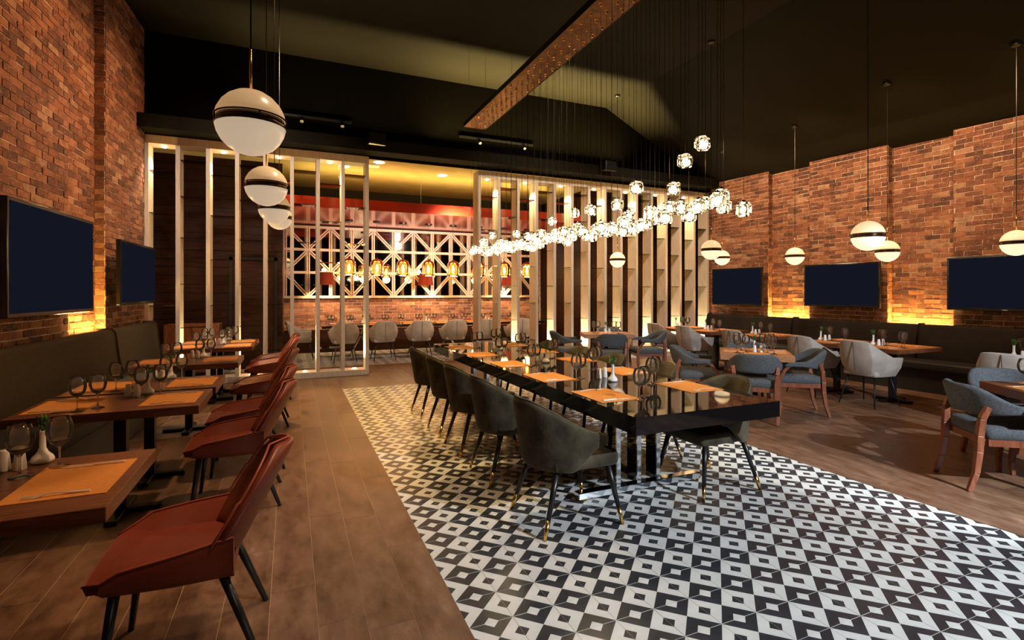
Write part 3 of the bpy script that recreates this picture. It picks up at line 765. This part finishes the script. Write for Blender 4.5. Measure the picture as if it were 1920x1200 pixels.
# ---------------------------------------------------------------- table ware
def wine_glass():
    t = thing('wine_glass', 'x', 'wine glass')
    MB().lathe([(.0, 0), (.036, .0), (.037, .002), (.022, .006), (.008, .012), (.0045, .022), (.0038, .05), (.0042, .078), (.012, .092), (.029, .104), (.040, .120), (.0395, .1205), (.027, .108), (.010, .0985), (.0, .098)], 20).build('stem', M['stem_glass'], t, smooth=True)
    MB().lathe([(.0005, .0905), (.010, .092), (.028, .104), (.041, .124), (.0475, .150), (.0465, .172), (.041, .195), (.0345, .214), (.0335, .2145)], 24).build('bowl', M['wine_glass'], t, smooth=True)
    return t
def vase():
    t = thing('bud_vase', 'x', 'vase')
    MB().lathe([(.0, 0), (.034, 0), (.041, .006), (.042, .014), (.036, .028), (.020, .045), (.0125, .065), (.011, .11), (.0125, .135), (.014, .14), (.0115, .139), (.009, .11), (.009, .03), (0, .02)], 24).build('vase_body', M['porcelain'], t, smooth=True)
    m = MB(); RR = random.Random(3)
    for k in range(9):
        a = RR.uniform(0, 2 * PI); b = RR.uniform(.1, .65); d = Vector((math.cos(a) * math.sin(b), math.sin(a) * math.sin(b), math.cos(b)))
        L = RR.uniform(.04, .085); s = Vector((0, 0, .125)); m.tube([s, s + d * L], [.0015, .001], 4)
        for q in range(6):
            c_ = s + d * L * (.35 + .13 * q); e = (d + Vector([RR.uniform(-.9, .9) for _ in range(3)])).normalized()
            sd = e.cross(d).normalized() * .005
            m.add([c_, c_ + e * .010 + sd, c_ + e * .024, c_ + e * .010 - sd], [(0, 1, 2, 3)])
    g_ = m.build('green_sprig', M['leaf'], t); return t
def shaker():
    t = thing('shaker', 'x', 'shaker')
    MB().lathe([(0, 0), (.0225, 0), (.0235, .004), (.019, .05), (.016, .082), (.0145, .088), (0, .088)], 18).build('shaker_body', M['porcelain'], t, smooth=True)
    m = MB()
    for k in range(5): a = k * 2 * PI / 5; m.box(.006 * math.cos(a) - .001, .006 * math.sin(a) - .001, .0878, .006 * math.cos(a) + .001, .006 * math.sin(a) + .001, .0886)
    m.build('pour_holes', M['black_leg'], t); return t
def outline(pts, z0, z1): # pts list of (y, halfwidth, z offset)
    m = MB(); vs = []
    for y, w_, z in pts: vs += [(-w_, y, z + z0), (w_, y, z + z0), (w_, y, z + z1), (-w_, y, z + z1)]
    n = len(pts); fs = [(3, 2, 1, 0), (n * 4 - 4, n * 4 - 3, n * 4 - 2, n * 4 - 1)]
    for i in range(n - 1):
        k = i * 4
        for j in range(4): fs.append((k + j, k + (j + 1) % 4, k + 4 + (j + 1) % 4, k + 4 + j))
    m.add(vs, fs); return m
def fork():
    t = thing('fork', 'x', 'fork')
    outline([(-.10, .009, .001), (-.05, .007, .004), (0, .0035, .009), (.035, .004, .006), (.05, .011, .002), (.062, .0125, .001)], 0, .0035).build('handle', M['steel'], t)
    m = MB()
    for k in (-1.5, -.5, .5, 1.5): m.bar((k * .0064, .060, .003), (k * .0062, .10, .006), .0034, .0028, a2=.0018, b2=.002)
    m.build('tines', M['steel'], t); return t
def knife():
    t = thing('knife', 'x', 'knife')
    outline([(-.12, .0065, .001), (-.115, .0085, .001), (-.03, .0075, .001), (-.01, .006, .001)], 0, .007).build('handle', M['steel'], t, bevel=.0015)
    outline([(-.01, .006, .001), (0, .0095, .001), (.07, .0095, .001), (.095, .006, .001), (.105, .0015, .001)], 0, .002).build('blade', M['steel'], t); return t
def mat_():
    t = link('placemat', MB().box(-.215, -.16, 0, .215, .16, .0022).mesh('placemat', M['placemat'])); return tag(t, 'x', 'placemat')
WG, VA, SH, FO, KN, PMt = wine_glass(), vase(), shaker(), fork(), knife(), mat_()
TZ = .7505
def setting(px, py, rz, where, grp, glasses=2, g1=(.165, .225), g2=(.225, .137), z=TZ, cut=True, gl_only=False, flipx=1):
    """mat centre, rz = diner's facing direction is local +y"""
    c_, s_ = math.cos(rz), math.sin(rz)
    def W(x, y): return (px + x * c_ - y * s_, py + x * s_ + y * c_)
    if not gl_only:
        place(PMt, (px, py, z), rz, f'orange placemat {where}', group=f'placemats {grp}')
        x, y = W(-.175, 0); place(FO, (x, y, z + .0024), rz + .04, f'steel fork {where}', group=f'forks {grp}')
        x, y = W(.175, -.005); place(KN, (x, y, z + .0024), rz, f'steel knife {where}', group=f'knives {grp}')
    for k, g in enumerate((g1, g2)[:glasses]):
        x, y = W(*g); place(WG, (x + R.uniform(-.004, .004), y, z), R.random(), f'{["inner", "outer"][k]} stemmed wine glass {where}', group=f'wine glasses {grp}')
def centre(x, y, where, dy=.09, z=TZ, rz=0, sh=None):
    place(VA, (x, y, z), R.random() * 6, f'white bud vase with green sprig {where}', group='white bud vases')
    c_, s_ = math.cos(rz), math.sin(rz)
    for k, (ex, ey) in enumerate(sh or ((-.03, dy), (.045, dy * 1.15))):
        place(SH, (x + ex * c_ - ey * s_, y + ex * s_ + ey * c_, z), 0, f'{["left", "right"][k]} white porcelain shaker {where}', group='white shakers')
my = [3.14, 4.00, 4.88, 5.75, 6.60]
for i, y in enumerate(my):
    who = ['nearest', 'second', 'third', 'fourth', 'farthest'][i]
    setting(LX0 + .20, y, -PI / 2, f'on the long black table, left side, {who}', 'on the long black table')
    setting(LX1 - .20, y + .03, PI / 2, f'on the long black table, right side, {who}', 'on the long black table')
for x, y, w_ in ((2.475, 3.60, 'nearest on the long black table'), (2.48, 4.83, 'in the middle of the long black table'), (2.48, 6.12, 'farthest on the long black table')):
    centre(x, y, w_, dy=.16)
for i, (a, b) in enumerate(TL):
    xr = XR((a + b) / 2); m = (a + b) / 2; o_ = ORD[i] if i < 5 else 'farthest'
    setting(xr - .20, m, PI / 2, f'on the {o_} left wooden table, aisle end', 'on the left wooden tables', g1=(.125, .215), g2=(.215, .12))
    setting(xr - .80, m + .0, -PI / 2, f'on the {o_} left wooden table, bench end', 'on the left wooden tables', g1=(.15, .215), g2=(.225, .13))
    centre(xr - .41, b - .045, f'on the {o_} left wooden table', sh=((-.10, -.075), (-.045, -.085)))
for i, (a, b) in enumerate(rt + [(2.51, 3.21)]):
    m = (a + b) / 2; o_ = ['second', 'third', 'fourth', 'fifth', 'farthest', 'rightmost'][i]
    setting(7.34, m, -PI / 2, f'on the {o_} right bench table, chair side', 'on the right bench tables', g1=(.15, .205), g2=(.225, .12))
    setting(7.87, m, PI / 2, f'on the {o_} right bench table, bench side', 'on the right bench tables', g1=(.15, .205), g2=(.225, .12))
    centre(7.55, m + .22, f'on the {o_} right bench table', dy=-.09)
for (cx_, cy_, rz), nm in ((R1, 'nearer square table'), (R0, 'farther square table'), (R3, 'square table at the right edge')):
    for k in range(4):
        a = rz + k * PI / 2; dd = .235 if nm[0] != 'f' or k % 2 else .16
        px, py = cx_ + math.sin(a) * dd, cy_ - math.cos(a) * dd
        setting(px, py, a, f'on the {["first", "second", "third", "fourth"][k]} side of the {nm}, counting round from the camera', f'on the {nm}', g1=(.13, .155), g2=(.19, .10)) if False else None
        nmk = {'n': ['facing the camera side', 'on its right side', 'on its far side', 'on its left side'], 'f': ['facing the camera side', 'on its right side', 'on its far side', 'on its left side'], 's': ['near left side', 'near right side', 'far right side', 'far left side']}[nm[0]][k]
        c_, s_ = math.cos(a), math.sin(a)
        def W(x, y): return (px + x * c_ - y * s_, py + x * s_ + y * c_)
        if nm[0] == 'f' and k % 2: continue
        m_o = place(PMt, (px, py, TZ), a, f'orange placemat on the {nm}, {nmk}', group=f'placemats on the {nm}'); m_o.scale = (.72, .8, 1)
        x, y = W(-.12, 0); place(FO, (x, y, TZ + .0024), a, f'steel fork on the {nm}, {nmk}', group=f'forks on the {nm}')
        x, y = W(.12, 0); place(KN, (x, y, TZ + .0024), a, f'steel knife on the {nm}, {nmk}', group=f'knives on the {nm}')
        for q, g in enumerate(((.14, .13), (.20, .03))):
            x, y = W(*g); place(WG, (x, y, TZ), 0, f'{["outer", "inner"][q]} stemmed wine glass on the {nm}, {nmk}', group=f'wine glasses on the {nm}')
    centre(cx_, cy_, f'on the {nm}', dy=-.07, rz=-TH)
for i, x in enumerate([.95, 1.75, 2.55, 3.35, 4.15, 4.95]):
    o_ = ['first', 'second', 'third', 'fourth', 'fifth', 'sixth'][i]
    setting(x + .1, 12.05, 0, f'on the back room table, near side, {o_} from left', 'on the back room table')
    setting(x + .1, 12.65, PI, f'on the back room table, far side, {o_} from left', 'on the back room table')
for i, x in enumerate([1.55, 3.05, 4.6]): centre(x, 12.35, f'on the back room table, {["left", "middle", "right"][i]} one', dy=-.08)

# ---------------------------------------------------------------- globe pendants
def globe(om):
    t = thing('globe_pendant', 'x', 'pendant lamp')
    r = .16; up = [(r * math.cos(a), r * math.sin(a)) for a in [math.radians(x) for x in (8, 20, 35, 50, 65, 80, 88)]] + [(0.0005, r)]
    MB().lathe([(0, .022), (.158, .022)] + [p for p in up], 32).build('upper_glass', M[om + '_up'], t, smooth=True)
    MB().lathe([(0, -.022), (.158, -.022)] + [(a, -b) for a, b in up], 32).build('lower_glass', M[om + '_low'], t, smooth=True)
    m = MB(); m.lathe([(.148, -.018), (.152, -.018), (.152, .018), (.148, .018)], 32); m.build('dark_band', M['band_bronze'], t, smooth=True)
    m = MB()
    for zz in (.020, -.020): m.lathe([(.157, zz - .003), (.163, zz - .003), (.163, zz + .003), (.157, zz + .003), (.157, zz - .003)], 32)
    for k in range(4): a = k * PI / 2 + .3; m.tube([(.158 * math.cos(a), .158 * math.sin(a), -.02), (.158 * math.cos(a), .158 * math.sin(a), .02)], .004, 6)
    m.build('ring_trim', M['band_bronze'], t, smooth=False)
    MB().tube([(0, 0, .158), (0, 0, .36)], .006, 8).build('stem', M['brass'], t, smooth=True)
    return t
GS, GP = globe('opal_soft'), globe('opal')
def put_globe(P, x, y, z, label, group, k):
    t = place(P, (x, y, z), k, label, group=group)
    top = ceil(x) - z
    for nm in [c_ for c_ in t.children if c_.name.startswith(('cord', 'ceiling_rose'))]: bpy.data.objects.remove(nm)
    MB().tube([(0, 0, .36), (0, 0, top - .01)], .004, 6).build('cord', M['black_leg'], t)
    MB().lathe([(0, top - .04), (.05, top - .035), (.06, top - .02), (.06, top + .02), (0, top + .02)], 18).build('ceiling_rose', M['black_metal'], t, smooth=True)
for i, (x, y, z) in enumerate([(-.18, 2.82, 2.33), (-.18, 4.57, 2.35), (-.16, 6.03, 2.39), (-.14, 7.62, 2.50)]):
    put_globe(GS, x, y, z, f'{["nearest and largest", "second", "third", "farthest"][i]} opal globe pendant of the row above the left aisle', 'globe pendants over the left aisle', .3 * i)
for i, (x, y, z, lab) in enumerate([(5.69, 3.53, 2.10, 'larger opal globe pendant hanging before the middle of the right brick wall'), (8.24, 4.83, 2.11, 'opal globe pendant just below and right of the larger globe on the right side'),
    (6.26, 6.34, 2.18, 'opal globe pendant beside the last slats of the right screen'), (8.5, 8.3, 2.23, 'small opal globe pendant above the farthest right television'),
    (8.46, 6.54, 2.15, 'opal globe pendant between the farthest and the middle television'), (6.2, 8.85, 2.16, 'opal globe pendant hanging alone before the slatted screen'), (8.32, 3.37, 2.11, 'opal globe pendant cut by the right edge of the photo')]):
    put_globe(GP, x, y, z, lab, 'globe pendants on the right side', .5 * i)

# ---------------------------------------------------------------- crystal chandelier
PX0, PX1, PY0, PY1, PZ = 2.38, 2.72, 2.15, 7.32, 3.97
ch = thing('crystal_chandelier', 'long bronze ceiling plate with many corded glass cube lamps above the black table', 'chandelier', (0, 0, 0))
pl_ = MB(); pl_.box(PX0, PY0, PZ, PX1, PY1, PZ + .012); pl_.build('plate', M['bronze'], ch)
pl_ = MB(); pl_.box(PX0 - .006, PY0, PZ - .004, PX0, PY1, PZ + .06); pl_.box(PX1, PY0, PZ - .004, PX1 + .006, PY1, PZ + .06); pl_.box(PX0, PY0 - .006, PZ - .004, PX1, PY0, PZ + .06); pl_.box(PX0, PY1, PZ - .004, PX1, PY1 + .006, PZ + .06)
pl_.build('plate_rim', M['black_metal'], ch)
for y in (2.4, 4.0, 5.6, 7.2):
    for x in (PX0 + .04, PX1 - .04): MB().tube([(x, y, PZ), (x, y, CZ)], .002, 5).build('suspension_wire', M['chrome'], ch)
cupm = MB().lathe([(0, -.028), (.010, -.028), (.013, -.020), (.013, -.002), (.018, 0)], 10).mesh('cord_cup', M['brass'], True)
cb = bmesh.new(); bmesh.ops.create_cube(cb, size=.088)
bmesh.ops.bevel(cb, geom=list(cb.edges), offset=.014, segments=1, affect='EDGES')
for f in list(cb.faces):
    if f.calc_area() > .003:
        r = bmesh.ops.inset_individual(cb, faces=[f], thickness=.016); 
        bmesh.ops.translate(cb, verts=f.verts, vec=-f.normal * .007)
cm = bpy.data.meshes.new('crystal_cube'); cb.to_mesh(cm); cm.materials.append(M['crystal']); cb.free()
bm_ = MB().lathe([(.0005, -.020), (.010, -.015), (.014, 0), (.010, .015), (.0005, .022)], 10).mesh('cube_bulb', M['cube_bulb'], True)
capm = MB().lathe([(0, .040), (.016, .040), (.016, .056), (.006, .062), (0, .062)], 10).mesh('lamp_cap', M['chrome'], True)
cordm = MB().tube([(0, 0, 0), (0, 0, -1)], .0016, 5).mesh('cord', M['black_leg'])
NR = 30; raised = {}
RL = [(2.60, 2.50, 1), (2.75, 2.42, 1), (3.30, 2.30, 0), (3.02, 2.28, 2), (3.72, 2.24, 1), (3.88, 2.22, 0), (5.0, 2.28, 2), (4.5, 2.30, 2), (5.95, 2.24, 2), (6.5, 2.27, 1), (6.9, 2.22, 1), (7.1, 2.20, 2), (6.7, 2.18, 0)]
for yy, zz, r_ in RL:
    j = min(range(NR), key=lambda k: abs(2.42 + k * .163 + (.08 if r_ == 1 else 0) - yy)); raised[(j, r_)] = zz
for j in range(NR):
    for r_ in range(3):
        x = [PX0 + .06, (PX0 + PX1) / 2, PX1 - .06][r_]; y = 2.42 + j * .163 + (.08 if r_ == 1 else 0)
        o = link('cord_cup', cupm, ch); o.location = (x, y, PZ)
        if (j * 3 + r_) % 4 == 3 and (j, r_) not in raised and j > 2: 
            pass
        z = raised.get((j, r_), 2.07 + R.choice((-.045, -.015, .0, .015, .045)))
        o = link('cord', cordm, ch); o.location = (x, y, PZ - .02); o.scale = (1, 1, PZ - .02 - z - .06)
        o = link('crystal_cube', cm, ch); o.location = (x, y, z); o.rotation_euler = (0, 0, R.uniform(0, PI / 2))
        b_ = link('cube_bulb', bm_, o); b2 = link('lamp_cap', capm, o)

# ---------------------------------------------------------------- back room: mirrors in a lattice, canopy, lamps
la = thing('mirror_lattice', 'white diagonal timber lattice over mirrors on the back wall', 'mirror', (0, 0, 0))
NX, cw = 13, .515; zr = [1.37, 1.97, 2.53, 3.08]; X0 = -.12; YB = 13.44
for i in range(NX):
    for j in range(3):
        MB().box(X0 + i * cw + .01, YB + .025, zr[j] + .01, X0 + (i + 1) * cw - .01, YB + .045, zr[j + 1] - .01).build('mirror_pane', M['mirror'], la)
        a = (X0 + i * cw + .01, zr[j] + .02); b = (X0 + (i + 1) * cw - .01, zr[j + 1] - .02)
        if (i + j) % 2 == 0: a, b = (a[0], b[1]), (b[0], a[1])
        d = Vector((b[0] - a[0], 0, b[1] - a[1])).normalized(); n = Vector((-d.z, 0, d.x)) * .024
        m = MB()
        for s in (-1, 1): m.bar(Vector((a[0], YB, a[1])) + n * s, Vector((b[0], YB, b[1])) + n * s, .030, .036, up=(0, 1, 0))
        m.build('diagonal_bar', M['lattice_white'], la)
for i in range(NX + 1):
    m = MB(); x = X0 + i * cw
    for s in (-1, 1): m.box(x + s * .024 - .015, YB - .02, zr[0], x + s * .024 + .015, YB + .02, zr[3])
    m.build('upright_bar', M['lattice_white'], la)
for z in zr: MB().box(X0 - .04, YB - .024, z - .03, X0 + NX * cw + .04, YB + .02, z + .03).build('cross_bar', M['lattice_white'], la)
cn = thing('hanging_canopy', 'glossy red suspended canopy over the back room table', 'canopy', (0, 0, 0))
MB().box(-.12, 10.62, 3.14, 6.6, 13.42, 3.20).build('canopy_panel', M['red_gloss'], cn)
MB().box(-.14, 10.56, 3.13, 6.62, 10.62, 3.34).build('front_fascia', M['red_gloss'], cn)
for x in (.9, 2.6, 4.3, 6.0): MB().tube([(x, 11.0, 3.2), (x, 11.0, 4.05)], .004, 5).build('suspension_wire', M['chrome'], cn)
def amber():
    t = thing('amber_pendant', 'x', 'pendant lamp', group='amber glass pendants in the back room')
    MB().lathe([(.03, .40), (.05, .385), (.11, .36), (.145, .31), (.158, .24), (.158, .07), (.145, .02), (.10, .0), (.098, .003), (.142, .023), (.154, .07), (.154, .24), (.141, .308), (.108, .356), (.05, .381)], 24, (0, 0, -.2)).build('glass_jar', M['amber_glass'], t, smooth=True)
    MB().lathe([(.0005, -.13), (.022, -.10), (.032, -.03), (.022, .03), (.012, .06), (.0005, .062)], 12).build('bulb', M['bulb'], t, smooth=True)
    MB().tube([(0, 0, .06), (0, 0, .17), (0, 0, .23)], [.016, .02, .012], 10).build('lamp_holder', M['black_metal'], t, smooth=True)
    MB().tube([(0, 0, .23), (0, 0, 1.06)], .004, 6).build('cord', M['black_leg'], t)
    MB().lathe([(0, 1.035), (.09, 1.035), (.09, 1.06), (0, 1.06)], 18).build('ceiling_rose', M['black_metal'], t); return t
AP = amber()
for i, x in enumerate([1.23, 1.86, 2.47, 3.09, 3.72, 4.4, 5.1, 5.75]):
    place(AP, (x, 12.3, 2.08), 0, f'amber glass jar pendant, {["first", "second", "third", "fourth", "fifth", "sixth", "seventh", "eighth"][i]} from the left in the back room')
    point((x, 12.3, 1.84), 12, (1, .58, .2), .1)
for i, x in enumerate([.78, 3.22, 5.55]):
    t = thing('wall_sconce', f'dark red drum shade lamp on the back wall, {["left", "middle", "right"][i]} one', 'wall lamp', (x, 13.1, 1.82), 0, 'red shade wall lamps')
    MB().lathe([(.20, -.15), (.155, .15), (.150, .15), (.195, -.15), (.20, -.15)], 24).build('lamp_shade', M['lampshade'], t, smooth=True)
    MB().tube([(0, .32, 0), (0, 0, 0)], .010, 8).build('wall_arm', M['black_metal'], t)
    MB().lathe([(.0005, -.04), (.03, 0), (.0005, .04)], 10).build('bulb', M['ceiling_lamp'], t)
for i, (x, y) in enumerate([(3.05, 10.9), (1.6, 10.3), (1.0, 10.9)]):
    t = link('ceiling_lamp', MB().lathe([(0, -.012), (.09, -.012), (.11, 0), (.11, .01)], 20).mesh('ceiling_lamp', M['ceiling_lamp'])); t.location = (x, y, 4.05)
    tag(t, f'small recessed downlight in the back room ceiling, {["right", "middle", "left"][i]} one', 'ceiling lamp')
t = thing('ceiling_vent', 'slatted air vent in the back room ceiling', 'vent', (1.35, 10.6, 4.04))
MB().box(-.3, -.12, -.01, .3, .12, .012).build('vent_frame', M['white_plastic'], t)
for k in range(7): MB().box(-.27 + k * .08, -.1, -.018, -.24 + k * .08, .1, -.010).build('slat', M['white_plastic'], t)
# speakers on the bulkhead ledge
for x, l_ in ((1.35, 'black loudspeaker on the dark ledge above the gap between the two screens'), (6.1, 'black loudspeaker on the dark ledge above the right screen')):
    t = thing('loudspeaker', l_, 'speaker', (x, 9.04, 4.02), .15)
    MB().box(-.15, -.10, 0, .15, .10, .20).build('cabinet', M['tv_frame'], t, bevel=.01)
    MB().box(-.135, -.108, .015, .135, -.10, .185).build('grille', M['black_metal'], t)
    MB().box(-.02, .09, .08, .02, .14, .12).build('bracket', M['chrome'], t)
# track rail
for x0, x1, l_ in ((-.1, 1.0, 'black light track on the bulkhead above the left screen'), (3.0, 4.6, 'black light track on the bulkhead below the chandelier plate')):
    t = thing('light_track', l_, 'light track', (x0, 9.53, 4.5))
    MB().box(0, -.02, 0, x1 - x0, .03, .035).build('rail', M['black_metal'], t)
    for k in range(2): MB().tube([((x1 - x0) * (.25 + .6 * k), -.03, -.02), ((x1 - x0) * (.25 + .6 * k), -.10, -.10)], .03, 12).build('spot_head', M['black_metal'], t)
# low red wood cabinet behind the left screen
t = thing('sideboard', 'low reddish wooden sideboard behind the left screen', 'cabinet', (-1.6, 10.75, 0))
MB().box(-.42, -.22, .08, .42, .22, .92).build('body', M['leg_wood'], t, bevel=.004)
for k in (0, 1):
    d_ = MB().box(-.40 + k * .405, -.24, .11, -.005 + k * .405, -.22, .89).build('cabinet_door', M['leg_wood'], t, bevel=.003)
    MB().tube([(-.03 + k * .07, -.255, .45), (-.03 + k * .07, -.255, .6)], .006, 8).build('handle', M['black_metal'], d_)
for sx in (-1, 1):
    for sy in (-1, 1): MB().tube([(sx * .38, sy * .18, 0), (sx * .38, sy * .18, .08)], .02, 8).build('leg', M['black_leg'], t)
